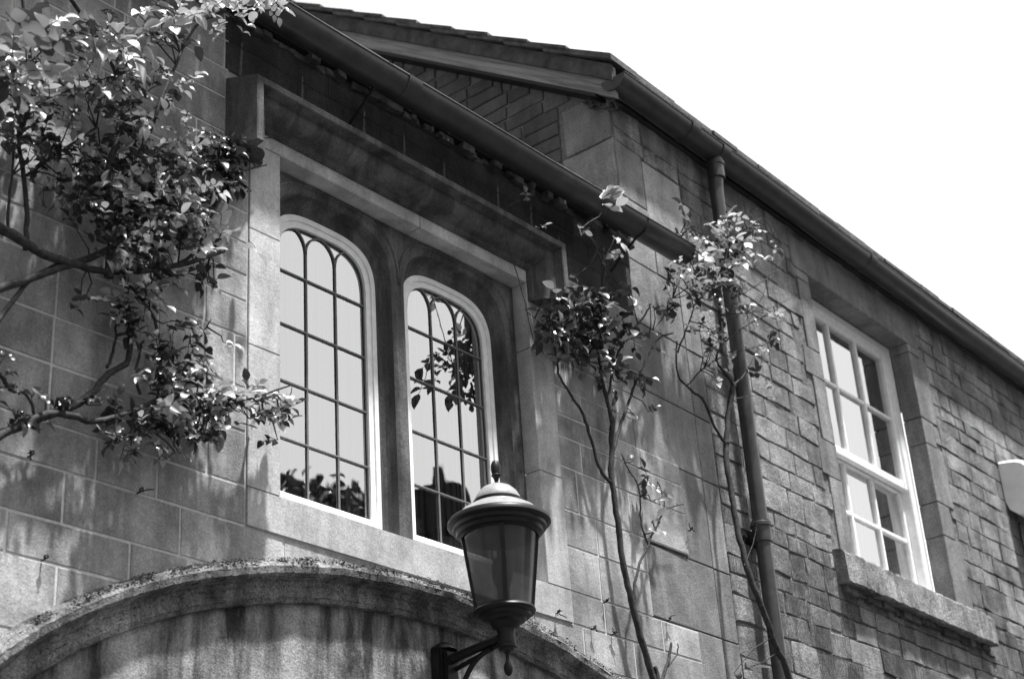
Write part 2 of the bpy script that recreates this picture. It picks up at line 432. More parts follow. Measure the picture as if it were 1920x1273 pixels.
# raised spandrel fillets following the heads
for c in (CL, CR):
    o = [q for q in arch(c, .325, 4.3, 4.47, 4.787, 3.6) if q[1] > 4.52]
    o = [(min(max(a, OX0+.006), OX1-.006) if c == 0 else a, b) for a, b in o if OX0+.004 < a < OX1-.004 and (a-3.945)*(c-3.945) > .0]
    mb.tube([(a, YA-.001, b) for a, b in o], .0065, 6)
tr = mb.build('mullioned_frame', m_head, surround, 45)
bmX = MB(); bmX.box(3.2, 4.7, .70, .74, 3.4, 4.85); bmX.box(3.2, 4.7, .19, .70, 3.38, 3.40); bmX.box(3.2, 4.7, .19, .70, 4.85, 4.88)
bmX.box(3.17, 3.2, .19, .74, 3.38, 4.88); bmX.box(4.7, 4.73, .19, .74, 3.38, 4.88)
bmX.build('room', m_dark, HL)
for idx, c in enumerate((CL, CR)):
    fr = MB(); YF = .118; YG = .142
    out = arch(c, .2565, 3.597, 4.475, 4.698); mid = arch(c, .236, 3.612, 4.472, 4.677); inn = arch(c, .215, 3.622, 4.468, 4.655)
    fr.strip(to3(out, YF+.02), to3(out, YF), True); fr.strip(to3(out, YF), to3(mid, YF-.001), True)
    fr.strip(to3(mid, YF-.001), to3(mid, YF+.006), True); fr.strip(to3(mid, YF+.006), to3(inn, YF+.008), True)
    fr.strip(to3(inn, YF+.008), to3(inn, YG+.02), True)
    w = fr.build('window', m_white, HL, 40)
    w['label'] = ('arched left light of the twin window', 'arched right light of the twin window, leaves mirrored in it')[idx]
    gb = MB(); b1, b2 = c-.0717, c+.0717; rr = .0041
    def bar(pts, r=rr):
        gb.tube([(a, YG-.004, b) for a, b in pts], r, 6)
    zsp = 4.572
    def sx(x): # height of the head above x
        u = abs(x-c)/.213
        return 4.468+(4.653-4.468)*max(0, 1-u**3.3)**(1/3.3)
    for b in (b1, b2):
        bar([(b, 3.62), (b, zsp)])
    for b, sgn in ((b1, -1), (b1, 1), (b2, -1), (b2, 1)):
        pts = []
        for k in range(13):
            t = k/12*math.pi/2; xx = b+sgn*.070*(1-math.cos(t)); zz = zsp-.012+.088*math.sin(t)
            if zz > sx(xx)-.003: pts.append((xx, sx(xx)-.003)); break
            pts.append((xx, zz))
        bar(pts, .0042)
    for z in (4.455, 4.245, 4.03, 3.82):
        bar([(c-.213, z), (c+.213, z)], .0048)
    rim = [(x, z) for x, z in arch(c, .2135, 3.624, 4.468, 4.6535)]
    gb.tube([(x, YG-.004, z) for x, z in rim]+[(rim[0][0], YG-.004, rim[0][1])], .0028, 5)
    gb.build('glazing_bar', m_lead, w, 60)
    gl = MB(); fill(arch(c, .2155, 3.62, 4.468, 4.656), [], YG, gl); gl.build('pane', m_glass, w)
    cu = MB(); n = 70; A_ = []; B_ = []
    for i in range(n+1):
        x = c-.34+.68*i/n; y = .178+.010*math.sin(i*1.35+idx)+.007*math.sin(i*.52+2*idx)
        A_.append((x, y, 3.45)); B_.append((x, y, 4.8))
    cu.strip(A_, B_); cu.build('curtain', m_curt, w, 80)
# hood mould
prof = [(0, 0), (.030, .128), (.035, .131), (.057, .131), (.060, .127), (.062, .100), (.066, .090), (.074, .092), (.090, .090), (.108, .080), (.122, .064), (.130, .046), (.132, .034), (.134, .030), (.146, .029), (.150, .022), (.155, .0)]
hx0, hx1, hz0, hz1 = 3.048, 4.777, 4.71, 5.0
def mpt(k, n, d):
    return [(hx0+n, -d, hz0), (hx0+n, -d, hz1-n), (hx1-n, -d, hz1-n), (hx1-n, -d, hz0)][k]
mb = MB()
segs = [(0, 1), (1, 2), (2, 3)]
for a, b in segs:
    mb.strip([mpt(a, n, d) for n, d in prof], [mpt(b, n, d) for n, d in prof], False, random.random())
for k in (0, 3): mb.add([mpt(k, n, d) for n, d in prof], [tuple(range(len(prof)))], .4)
mb.build('hood_mould', m_head, HL, 30)
# arch below
EC, EZ = 3.93, 2.16
def ell(a, b, t): return (EC+a*math.cos(t), EZ+b*math.sin(t))
N = 260
ring = lambda a, b, d: [(ell(a, b, math.pi*(-.0+i/N))[0], -d, ell(a, b, math.pi*i/N)[1]) for i in range(N+1)]
ap = [(1.875, 1.083, .012), (1.877, 1.085, .028), (1.892, 1.10, .036), (1.91, 1.118, .034), (1.93, 1.136, .028), (1.945, 1.15, .036), (1.955, 1.16, .058), (1.965, 1.168, .070), (1.985, 1.188, .073), (2.004, 1.206, .062), (2.02, 1.222, .0)]
mb = MB()
for i in range(len(ap)-1):
    A_ = ring(*ap[i]); B_ = ring(*ap[i+1]); mb.strip(A_, B_)
for i in range(len(mb.v)):
    x, y, z = mb.v[i]
    if y < -.02: mb.v[i] = (x+random.uniform(-.0015, .0015), y+random.uniform(-.0016, .0016)+.003*math.sin(x*23), z+random.uniform(-.0015, .0015))
mb.build('arch_moulding', m_arch, HL, 50)
mb = MB()      # broken mossy crust on top of the arch
for i in range(9000):
    t = random.uniform(R(50), R(140))
    if math.sin(t*31)+math.sin(t*57+1)+random.uniform(-.9, .9) < -.9: continue
    e = random.uniform(-.022, .008)
    x, z = ell(2.008+e, 1.21+e, t); s_ = random.uniform(.0015, .0042)
    bm_ = [(random.uniform(-1, 1)*s_*1.6, random.uniform(-1, 1)*s_, random.uniform(-.6, .8)*s_) for _ in range(6)]
    y = -random.uniform(.03, .072)
    mb.add([(x+a, y+b, z+c_) for a, b, c_ in bm_], [(0,1,2),(0,2,3),(1,3,4),(2,4,5),(0,4,5),(1,5,3)], random.random())
mb.build('moss', m_arch, HL, kind='stuff')
mb = MB(); loop = [ell(1.88, 1.09, math.pi*i/60) for i in range(61)]+[(EC-1.88, .02), (EC+1.88, .02)]
fill(loop, [], -.010, mb); mb.build('arch_infill', m_tymp, HL)
# gutter
def gutter(mb, x0, x1, yc, z, r=.064, cap0=True, cap1=True, joints=()):
    n = 14
    A = [(yc+r*math.cos(math.pi+math.pi*i/n), z+r*math.sin(math.pi+math.pi*i/n)) for i in range(n+1)]
    Bi = [(yc+(r-.004)*math.cos(math.pi+math.pi*i/n), z+(r-.004)*math.sin(math.pi+math.pi*i/n)) for i in range(n+1)]
    m = 40
    def sag(x): return .006*math.sin(x*1.3)+.002*math.sin(x*5)
    for i in range(m):
        a = x0+(x1-x0)*i/m; b = x0+(x1-x0)*(i+1)/m
        for P_ in (A, Bi): mb.strip([(a, y, q+sag(a)) for y, q in P_], [(b, y, q+sag(b)) for y, q in P_])
        for k in (0, n): mb.add([(a, A[k][0], A[k][1]+sag(a)), (b, A[k][0], A[k][1]+sag(b)), (b, Bi[k][0], Bi[k][1]+sag(b)), (a, Bi[k][0], Bi[k][1]+sag(a))], [(0,1,2,3)])
    mb.tube([(x0+(x1-x0)*i/m, yc-r, z+.001+sag(x0+(x1-x0)*i/m)) for i in range(m+1)], .0045, 8)
    for x, c in ((x0, cap0), (x1, cap1)):
        if c: mb.add([(x+.001*(1 if x == x1 else -1), y, q+sag(x)) for y, q in A], [tuple(range(n+1))])
    for x in joints:
        r2 = r+.006
        J = [(yc+r2*math.cos(math.pi+math.pi*i/n), z+.004+r2*math.sin(math.pi+math.pi*i/n)) for i in range(n+1)]
        mb.strip([(x-.035, y, q+sag(x)) for y, q in J], [(x+.035, y, q+sag(x)) for y, q in J])
        for xx in (x-.035, x+.035): mb.strip([(xx, y, q+sag(x)) for y, q in J], [(xx, y, q+sag(x)) for y, q in A])
mb = MB(); gutter(mb, -1.5, 5.60, -.161, 5.252, joints=(3.77,))
gt = mb.build('gutter', m_gut, HL, 40)
for x in (.6, 2.1, 3.634, 5.238):
    mb = MB(); mb.tube([(x, -.150, 5.188), (x, -.075, 5.135), (x, .0, 5.08)], .006, 6); mb.tube([(x, -.226, 5.255), (x, -.20, 5.20), (x, -.15, 5.188)], .005, 6)
    mb.build('bracket', m_iron, gt, 60)

# ------------------------------------------------------------------ right stone house (turned 1.27 degrees)
HR = empty('stone_house', (5.2, 0, 0), 'rough rubble stone house with white sash window and gable above the lower gutter', 'house', rz=R(1.27))
HR['_local'] = 1
NB = Vector((math.sin(R(1.27)), -math.cos(R(1.27)), 0)); UB = Vector((math.cos(R(1.27)), math.sin(R(1.27)), 0))
def atB(x, y, d=0.):
    v = ray(x, y); t = ((Vector((5.2, 0, 0))+NB*d-CAM).dot(NB))/v.dot(NB); p = CAM+v*t
    return (p-Vector((5.2, 0, 0))).dot(UB), p.z
RTOP = 6.06
WX0, WX1, WZ0, WZ1 = 1.955, 3.12, 4.195, 5.812            # sash opening
HOLE = (WX0, WX1, WZ0, WZ1)
mb = MB(); qm = MB(); qp = MB()
# dressed quoins: two columns
qz = [0, .5, 1., 1.5, 2., 2.5, 3., 3.25, 3.54, 3.85, 4.26, 4.57, 4.9, 5.16, 5.5, 5.80, RTOP]
for z0, z1 in zip(qz, qz[1:]):
    xa = qstart((z0+z1)/2)-5.2
    if z1 <= 5.0:
        block(qm, xa, .60, z0, z1, 0, .02, .005, .003, .0012, random.random())
        block(qm, .60, .735, z0+.0, z1, .001, .02, .006, .003, .0012, random.random())
for a, b, z0, z1, pale in ((.185, .60, 4.9, 5.22, 0), (.185, .43, 5.22, 5.55, 0), (.185, .40, 5.55, 5.86, 1), (.40, .72, 5.50, 5.83, 1), (.43, .72, 5.22, 5.50, 0), (.60, .74, 4.9, 5.22, 0)):
    block(qp if pale else qm, a, b, z0, z1, -.001, .02, .006, .004, .0015, random.random())
# coursed rubble
z = 0.
rz = []
while z < RTOP-.02:
    h = random.choice((.085, .10, .115, .12, .14, .155)); h = min(h, RTOP-z)
    if RTOP-z-h < .05: h = RTOP-z
    rz.append((z, z+h)); z += h
for z0, z1 in rz:
    zc = (z0+z1)/2
    x = .735 if z1 < 4.9 else (.74 if z1 < 5.83 else .185)
    if 4.9 <= z1 and z0 < 5.83 and z1 > 5.83: x = .735
    while x < 8.5:
        w = random.uniform(.13, .36) if z1-z0 > .11 else random.uniform(.10, .26)
        rr_ = [(x, x+w, z0, z1)]
        # dressed margins either side of the sash
        margin = (WX0-.13-.06*(int(z0*7) % 2), WX1+.15+.07*(int(z0*9) % 2), WZ0-.0, WZ1+.03)
        for r in rr_:
            for q in sub(r, margin):
                if q[1]-q[0] < .03: continue
                rough = random.random()
                tl = 0.
                if (zc < 4.15 and q[0] < 1.75 and random.random() < .75) or (3.2 < q[0] < 3.75 and 3.9 < zc < 4.35) or (zc < 4.1 and q[0] > 3.5 and random.random() < .4) or (zc < 4.1 and random.random() < .3): tl = random.uniform(.5, 1)
                yj = random.uniform(-.004, .003)
                block(mb, *q, y=yj, back=.03, joint=random.uniform(.002, .009), bev=random.uniform(.003, .007), jit=.0062, tone=random.random()+(.9 if tl > .6 else 0), tool=tl)
        x += w
mb.build('wall', m_rub, HR)
mg = MB(); k = 0
zz = WZ0
while zz < WZ1-.01:
    h = min((.42, .20, .36, .16)[k % 4], WZ1-zz)
    a = WX0-.13-(.06 if k % 2 else 0); b = WX1+.15+(.07 if k % 2 == 0 else 0)
    block(mg, a, WX0+.0025, zz, zz+h, -.003, .11, .005, .004, .002, random.random()); block(mg, WX1-.0025, b, zz, zz+h, -.003, .11, .005, .004, .002, random.random())
    k += 1; zz += h
block(mg, WX0-.17, WX1+.15, WZ1-.002, WZ1+.20, -.004, .11, .005, .004, .002, .2)
qm.v += []; mg.build('window_margin', m_quoin, HR)
qm.build('quoin', m_quoin, HR); qp.build('quoin', m_quoin_pale, HR, label='pale corner stones high under the gutter')
mb = MB(); fill([(.10, 0), (8.5, 0), (8.5, RTOP), (.19, RTOP), (.19, 4.9), (.10, 4.9)], [rect(WX0-.02, WX1+.02, WZ0-.02, WZ1+.02)], .0085, mb)
fill([(.74, 0), (WX0-.2, 0), (WX0-.2, RTOP), (.74, RTOP)], [], .0055, mb)
mb.build('mortar', m_mort2, HR)
# sash window
D = MB(); FY = .115
def rb(m, x0, x1, y0, y1, z0, z1, b=.004): m.box(x0, x1, y0, y1, z0, z1, .5, b)
fx0, fx1 = WX0+.002, WX1-.002
rb(D, fx0, fx0+.075, FY, FY+.12, WZ0+.01, WZ1-.002); rb(D, fx1-.075, fx1, FY, FY+.12, WZ0+.01, WZ1-.002)
rb(D, fx0+.075, fx1-.075, FY+.001, FY+.12, WZ1-.055, WZ1-.002); rb(D, fx0+.075, fx1-.075, FY+.001, FY+.13, WZ0+.01, WZ0+.06)
win = D.build('window', m_white, HR, 30)
def sash(x0, x1, z0, z1, y, nx, nz, bot, top, st):
    m = MB(); rb(m, x0, x0+st, y, y+.035, z0, z1); rb(m, x1-st, x1, y, y+.035, z0, z1)
    rb(m, x0+st, x1-st, y+.001, y+.035, z0, z0+bot); rb(m, x0+st, x1-st, y+.001, y+.035, z1-top, z1)
    ix0, ix1, iz0, iz1 = x0+st, x1-st, z0+bot, z1-top
    for i in range(1, nx):
        xx = ix0+(ix1-ix0)*i/nx; rb(m, xx-.011, xx+.011, y+.004, y+.033, iz0, iz1, .003)
    for i in range(1, nz):
        q = iz0+(iz1-iz0)*i/nz; rb(m, ix0, ix1, y+.006, y+.032, q-.011, q+.011, .003)
    s_ = m.build('sash', m_white, win, 30)
    gl = MB(); gl.add([(ix0, y+.022, iz0), (ix1, y+.022, iz0), (ix1, y+.022, iz1), (ix0, y+.022, iz1)], [(0,1,2,3)])
    gl.build('pane', m_glass2, win)
sash(fx0+.055, fx1-.055, 4.895, WZ1-.05, FY+.012, 3, 2, .05, .05, .05)
sash(fx0+.055, fx1-.055, WZ0+.045, 4.925, FY+.050, 3, 2, .07, .04, .05)
cu = MB(); A_ = []; B_ = []
for i in range(60):
    x = 2.05+1.05*i/59; y = .30+.014*math.sin(i*1.1)+.01*math.sin(i*.43); A_.append((x, y, 4.2)); B_.append((x, y, 5.8))
cu.strip(A_, B_); cu.build('curtain', m_curt2, win, 80)
rm = MB(); rm.box(1.9, 3.2, 1.0, 1.03, 4.1, 5.9); rm.box(1.88, 1.9, .24, 1.03, 4.1, 5.9); rm.box(3.2, 3.22, .24, 1.03, 4.1, 5.9); rm.box(1.9, 3.2, .24, 1.0, 5.88, 5.9); rm.box(1.9, 3.2, .24, 1.0, 4.1, 4.12)
rm.build('room', m_dark, HR)
# sill
mb = MB(); n = 46; prof_s = [(.11, 4.205), (-.02, 4.197), (-.052, 4.19), (-.066, 4.176), (-.069, 4.03), (-.058, 4.022), (-.005, 4.028), (.02, 4.03)]
rowsS = []
for i in range(n+1):
    x = 1.735+1.70*i/n
    r_ = [(x+(random.uniform(-.004, .004) if 0 < i < n else 0), y+random.uniform(-.0035, .0035), z+random.uniform(-.005, .005)) for y, z in prof_s]
    rowsS.append(r_)
for a, b in zip(rowsS, rowsS[1:]): mb.strip(a, b, False, .6)
mb.add(rowsS[0], [tuple(range(8))], .3); mb.add(rowsS[-1], [tuple(range(8))], .5)
mb.build('window_sill', m_sill, HR)
# ragged bedding below the sill
mb = MB(); x = 1.76
while x < 3.40:
    w = random.uniform(.03, .12); block(mb, x, x+w, 4.0-random.uniform(0, .02), 4.03, -random.uniform(.012, .035), .02, 0, .006, .005, random.random()); x += w*.95
mb.build('mortar_bed', m_head, HR, kind='stuff')
# gable wall (facing left), brick upper part and pale quoins
XG = .178
SL = math.atan(.70)
VZ0 = 6.10
def verge(y): return VZ0+.70*y
gq = MB(); gbk = MB(); gm = MB()
gm.add([(XG+.012, -.002, 4.95), (XG+.012, 4.0, 4.95), (XG+.012, 4.0, verge(4.0)), (XG+.012, 0, verge(0)-.02)], [(0,1,2,3)])
gm.build('gable_mortar', flat('grey_joint', .17, .9, .1, 0, .003, .3, 60), HR)
for z0, z1, y1 in ((4.95, 5.25, .30), (5.25, 5.55, .44), (5.55, 5.86, .30), (5.86, 6.13, .28)):
    block(gq, 0.002, y1, z0, z1, 0, .02, .010, .006, .004, random.random(), 0, XG)
zz = 5.0; k = 0
while zz < 8:
    h = .078; y = .30 if zz < 6.12 else max(.0, (zz-VZ0)/.70)-.05
    if 5.25 <= zz < 5.55: y = .44
    y -= .11*(k % 2) if zz > 6.13 else 0
    y0r = y
    while y < 4:
        w = .225*random.uniform(.94, 1.06)
        ys = max(y, (zz+h-VZ0)/.70+.02)
        if zz < 6.13: ys = max(ys, .44 if 5.25 <= zz < 5.55 else .30)
        if y+w-ys > .04: block(gbk, ys, y+w, zz, zz+h, 0+random.uniform(-.003, .003), .02, .011, .005, .003, random.random(), 0, XG)
        y += w
    zz += h; k += 1
# gable_mortar sits 12 mm back: bricks and quoins stand proud of it on the -x side
gq.build('gable_quoin', m_quoin_pale, HR); gbk.build('gable_brickwork', stone('dark_brick', .13, .4, .35, .2, .006), HR)
# bargeboard
mb = MB()
def bb(x0, x1, o0, o1, y0=-.09, y1=3.6, t=.5):
    c_, s_ = math.cos(SL), math.sin(SL)
    v = []
    for y in (y0, y1):
        for x_ in (x0, x1):
            for o in (o0, o1): v.append((x_, y, VZ0+.70*y+o))
    mb.add(v, [(0,1,3,2),(4,6,7,5),(0,4,5,1),(2,3,7,6),(1,5,7,3),(0,2,6,4)], t)
bb(XG-.075, XG-.052, -.045, .13, -.085, 3.6); bb(XG-.052, XG-.003, -.030, -.010, -.02)
mb.build('bargeboard', m_board, HR)
mb = MB(); bb(XG-.092, XG-.076, .045, .135, -.088, 3.6); mb.build('verge_fillet', flat('dark_weathered_timber', .07, .8, .2, 0, .004, .5, 12), HR)
mb = MB(); bb(XG-.083, XG-.0, -.066, -.046, .02); mb.build('verge_batten', m_iron, HR)
slate_roof('roof', XG-.115, 8.4, -.10, VZ0+.075, SL, 16, .285, .030, HR)
mb = MB(); bb(XG-.05, 8.4, .02, .055, -.0, 3.9); mb.build('roof_deck', m_dark, HR)
mb = MB()    # ragged mortar and timber end at the foot of the verge
for i in range(14):
    a = random.uniform(-.06, .12); z_ = 6.02+a*.5+random.uniform(-.03, .02); s_ = random.uniform(.015, .03)
    v = [(XG-.03+random.uniform(-1, 1)*s_*1.8, a+random.uniform(-1, 1)*s_*1.8, z_+random.uniform(-1, 1)*s_*.7) for _ in range(6)]
    mb.add(v, [(0,1,2),(0,2,3),(1,3,4),(2,4,5),(0,4,5),(1,5,3)], random.random())
mb.build('verge_mortar', m_slate, HR)
mb = MB(); gutter(mb, XG-.085, 8.4, -.086, 6.10, .066, True, True, (.70, .98, 2.53, 4.9))
gt = mb.build('gutter', m_gut, HR, 40)
mb = MB(); mb.box(XG, 8.4, -.02, .01, 6.062, 6.16); mb.build('fascia', m_gut, HR)
# downpipe
dp = MB(); px_, py_ = .955, -.072
path = [(px_-.0, -.09, 6.05), (px_, -.088, 6.0), (px_, -.078, 5.93), (px_-.0, py_, 5.86)]
for i in range(1, 12): path.append((px_-.075*i/11*1.0, py_, 5.86-5.8*i/11))
dp.tube(path, .035, 20)
for zc_, r0 in ((5.985, .044), (4.075, .045), (2.0, .045)):
    xx = px_-.075*(5.86-min(zc_, 5.86))/5.8
    yy_ = -.085 if zc_ > 5.9 else py_
    dp.lathe([(.035, zc_-.05), (r0-.003, zc_-.048), (r0-.002, zc_+.02), (r0+.004, zc_+.024), (r0+.004, zc_+.038), (r0-.001, zc_+.042), (r0-.001, zc_+.05), (.035, zc_+.052)], (xx, yy_), 24)
dpo = dp.build('downpipe', m_pipe, HR, 35)
mb = MB(); xx = px_-.023
mb.box(xx-.085, xx+.085, -.012, -.0, 4.03, 4.085, .5, .003); mb.tube([(xx-.07, -.005, 4.055), (xx-.07, -.03, 4.055)], .012, 8); mb.tube([(xx+.07, -.005, 4.055), (xx+.07, -.03, 4.055)], .012, 8)
mb.box(xx-.05, xx+.05, -.06, -.01, 4.035, 4.075, .5, .004)
mb.build('pipe_bracket', m_iron, dpo)

# ------------------------------------------------------------------ alarm box
bl = Vector((5.2, 0, 0))+UB*4.17+NB*.001
AB_ = empty('alarm_box', (bl.x, bl.y, 5.0), 'white rounded alarm box fixed high on the rubble wall at right', 'alarm box', rz=R(1.27)); AB_['_local'] = 1
mb = MB(); pr = [(0, .35), (-.06, .343), (-.12, .332), (-.16, .312), (-.185, .28), (-.198, .23), (-.20, .16), (-.195, .08), (-.18, .02), (-.155, -.018), (-.12, -.035), (-.08, -.028), (-.03, .015), (0, .07)]
def shr(p, e): return [(min(0, y+(e if y < -.02 else 0)), z+(-e if z > .25 else e if z < .1 else 0)) for y, z in p]
L0 = [(0.014, y, z) for y, z in shr(pr, 0)]; Lm = [(0, y, z) for y, z in shr(pr, .014)]; L1 = [(.30, y, z) for y, z in pr]
mb.add(Lm, [tuple(range(len(pr)))]); mb.strip(Lm, L0, True); mb.strip(L0, L1, True); mb.add(L1, [tuple(range(len(pr)))])
mb.build('housing', m_box, AB_, 35)
mb = MB(); mb.tube([(.1, -.02, -.03), (.1, -.015, -.12), (.1, -.012, -.4)], .006, 6); mb.build('cable', m_iron, AB_, 60)

# ------------------------------------------------------------------ wall lantern
LX, LY = 4.0, -.30
LN = empty('wall_lantern', (LX, -.02, 3.0), 'black lantern with pale domed cap on a bracket under the arch', 'lantern')
def lt(name, prof, mat, parent=LN, sm=35, seg=48):
    m = MB(); m.lathe(prof, (LX, LY), seg); return m.build(name, mat, parent, sm)
lt('finial', [(.001, 3.755), (.010, 3.750), (.016, 3.737), (.017, 3.722), (.014, 3.702), (.017, 3.699), (.010, 3.69), (.006, 3.675), (.010, 3.668), (.02, 3.664), (.03, 3.658)], m_iron)
cap = lt('cap', [(.012, 3.664), (.03, 3.662), (.05, 3.652), (.066, 3.636), (.076, 3.618), (.080, 3.603), (.079, 3.598), (.082, 3.594), (.10, 3.585), (.125, 3.570), (.145, 3.548), (.150, 3.543)], m_cap)
lt('cap_band', [(.0795, 3.606), (.084, 3.604), (.084, 3.596), (.079, 3.594)], m_iron, cap)
lt('brim', [(.135, 3.553), (.150, 3.546), (.166, 3.540), (.172, 3.532), (.173, 3.522), (.166, 3.516), (.158, 3.514), (.156, 3.502), (.146, 3.498), (.142, 3.486), (.132, 3.484), (.126, 3.478), (.118, 3.49), (.05, 3.52), (.001, 3.53)], m_iron)
zt, zb_, rt, rb2 = 3.50, 3.235, .127, .092
lt('lamp_glass', [(rt-.003, zt), (rb2-.003, zb_)], m_lglass)
lt('bulb', [(.001, 3.25), (.02, 3.25), (.02, 3.30), (.024, 3.31), (.034, 3.34), (.036, 3.37), (.028, 3.40), (.012, 3.415), (.001, 3.418)], m_cap)
for k in range(4):
    a = R(4)+math.atan2(LY+3.6, LX)+math.pi+k*math.pi/2
    m = MB(); ca, sa = math.cos(a), math.sin(a); wv = .0065
    P0 = Vector((LX+rt*ca, LY+rt*sa, zt)); P1 = Vector((LX+rb2*ca, LY+rb2*sa, zb_-.005)); tn = Vector((-sa, ca, 0))*wv; rn = Vector((ca, sa, 0))*.005
    m.add([P0-tn-rn, P0+tn-rn, P0+tn+rn, P0-tn+rn, P1-tn-rn, P1+tn-rn, P1+tn+rn, P1-tn+rn], [(0,1,2,3),(4,7,6,5),(0,4,5,1),(1,5,6,2),(2,6,7,3),(3,7,4,0)])
    m.build('glazing_rib', m_iron, LN)
lt('base_dish', [(.001, 3.238), (.088, 3.238), (.098, 3.232), (.102, 3.224), (.098, 3.216), (.086, 3.212), (.084, 3.204), (.070, 3.198), (.066, 3.190), (.05, 3.184), (.042, 3.172), (.032, 3.164), (.028, 3.15), (.030, 3.142), (.030, 3.118), (.033, 3.114), (.033, 3.104), (.026, 3.10), (.024, 3.092), (.01, 3.088), (.006, 3.08), (.006, 3.062), (.010, 3.056), (.014, 3.044), (.015, 3.034), (.012, 3.022), (.006, 3.014), (.001, 3.012)], m_iron)
m = MB()
m.box(3.948, 4.038, -.055, -.012, 2.70, 3.165, .5, .006); m.box(3.965, 4.022, -.07, -.055, 2.72, 3.145, .5, .004)
m.lathe([(.001, 3.185), (.02, 3.18), (.04, 3.165), (.045, 3.155)], (3.993, -.034), 20)
m.build('back_plate', m_iron, LN, 35)
m = MB(); m.tube([(LX-.008, -.06, 3.118), (LX-.004, -.18, 3.132), (LX, -.275, 3.143)], [.017, .015, .013], 14)
m.tube([(LX+.012, -.06, 3.088), (LX+.010, -.17, 3.108), (LX+.004, -.262, 3.124)], .008, 10)
m.build('arm', m_iron, LN, 50)
m = MB(); m.tube([(LX, -.07, 2.86)]+[(LX, -.235+.15*math.sin(t*math.pi/2), 2.93+.185*math.cos(t*math.pi/2)) for t in [1-i/12 for i in range(13)]], .009, 10)
m.build('scroll_brace', m_iron, LN, 50)

# ------------------------------------------------------------------ small iron vine hooks in the joints
hk = [(1290, 995, 'iron vine hook with dry tendrils beside the toothed stones'), (1131, 1130, 'iron vine hook at a joint right of the lantern glass'), (1249, 1164, 'iron vine hook in the joint right of the tall rose stem'),
      (1108, 1180, 'iron vine hook with a hanging thread near the arch'), (1040, 1151, 'iron vine hook just right of the lantern base'), (78, 1051, 'iron vine hook in the lowest left joint'),
      (52, 857, 'iron vine hook near the photo left edge'), (257, 925, 'iron vine hook below the left rose'), (1146, 1190, 'small iron vine hook in the joint left of the tall rose stem')]
for i, (x, y, lab) in enumerate(hk):
    p = at(x, y, .003); E_ = empty('vine_hook', p, lab, 'hook', 'iron vine hooks in the mortar joints')
    m = MB(); rnd = random.Random(i*7+3)
    m.tube([p, p+Vector((0, -.014, .001)), p+Vector((.006, -.020, .006)), p+Vector((.0, -.025, .011)), p+Vector((-.006, -.020, .006)), p+Vector((-.002, -.016, .002))], .0028, 6)
    m.build('eye', m_iron, E_, 60)
    m = MB()
    for k in range(1 if i % 2 else 3):
        q = p+Vector((0, -.015, .003)); pts = [q]
        dv = Vector((rnd.uniform(-1, 1), rnd.uniform(-.5, 0), rnd.uniform(-1, .6)))*.007
        for _ in range(4): q = q+dv+Vector((rnd.uniform(-1, 1), rnd.uniform(-1, .3), rnd.uniform(-1, 1)))*.005; pts.append(q)
        m.tube(pts, [.0022]*4+[.001], 5)
    m.build('tendril', m_bark, E_, 60)

# ------------------------------------------------------------------ climbing roses
def leaf(mb, p, d, nrm, L, wd, tone, curl=.25):
    d = d.normalized(); s_ = d.cross(nrm)
    if s_.length < .05: s_ = d.orthogonal()
    s_.normalize(); n = s_.cross(d).normalized()
    rows_ = [(0, .02, 0), (.18, .33, .25), (.42, .5, .55), (.68, .40, .9), (.88, .2, 1.3), (1., .0, 1.7)]
    vs = []; fs = []
    h_ = math.sin(p.x*9173+p.z*5171)*.5+.5; cu_ = curl*(.3+2.2*h_) if curl > 0 else curl; tw_ = .3*math.sin(p.x*3011+p.y*771); fo_ = .15+.5*(math.sin(p.z*7717)*.5+.5)
    for t, w, c_ in rows_:
        ctr = p+d*(L*t)-n*(L*cu_*c_*c_*.22)+s_*(tw_*t*t*L)
        up = n*(w*wd*fo_)
        vs += [ctr-s_*(w*wd)+up, ctr, ctr+s_*(w*wd)+up]
    for i in range(len(rows_)-1):
        a = i*3; fs += [(a, a+1, a+4, a+3), (a+1, a+2, a+5, a+4)]
    mb.add(vs, fs, tone)
def rv(r): return Vector((r.gauss(0, 1), r.gauss(0, 1), r.gauss(0, 1)))
def sprig(lm, sm, p, r, L, nl=5, dirb=Vector((0, -.5, -.1)), spread=.75):
    d = (dirb+rv(r)*spread); d.normalize()
    up = (Vector((0, -.45, 1))+rv(r)*.45).normalized()
    side = d.cross(up).normalized()
    k = (nl-1)//2; st = L*.55; tone = r.random()
    base = p; end = p+d*(st*k+L*.3)-Vector((0, 0, 1))*L*.15
    sm.tube([base, (base+end)/2+up*L*.08, end], [.0016, .0013, .001], 4, False)
    for i in range(k):
        q = base.lerp(end, (i+.35)/(k))
        for sg in (-1, 1):
            ld_ = (d*.45+side*sg+rv(r)*.18)
            leaf(lm, q, ld_, up+rv(r)*.3, L*r.uniform(.75, 1.05)*(.8+.2*i), L*r.uniform(.6, .72), max(0, min(1, tone+r.uniform(-.25, .25))))
    leaf(lm, end, d+rv(r)*.15-Vector((0, 0, .25)), up+rv(r)*.3, L*1.1, L*.72, tone)
def path3(pts, jit=0., r=None):
    out = [at(x, y, d) for x, y, d in pts]
    # Catmull-Rom
    P_ = [out[0]]+out+[out[-1]]; res = []
    for i in range(1, len(P_)-2):
        for k in range(5):
            t = k/5; a, b, c_, e = P_[i-1:i+3]
            res.append(.5*((2*b)+(c_-a)*t+(2*a-5*b+4*c_-e)*t*t+(3*b-a-3*c_+e)*t**3))
    res.append(out[-1]); 
    if r: res = [q+rv(r)*jit for q in res]
    return res
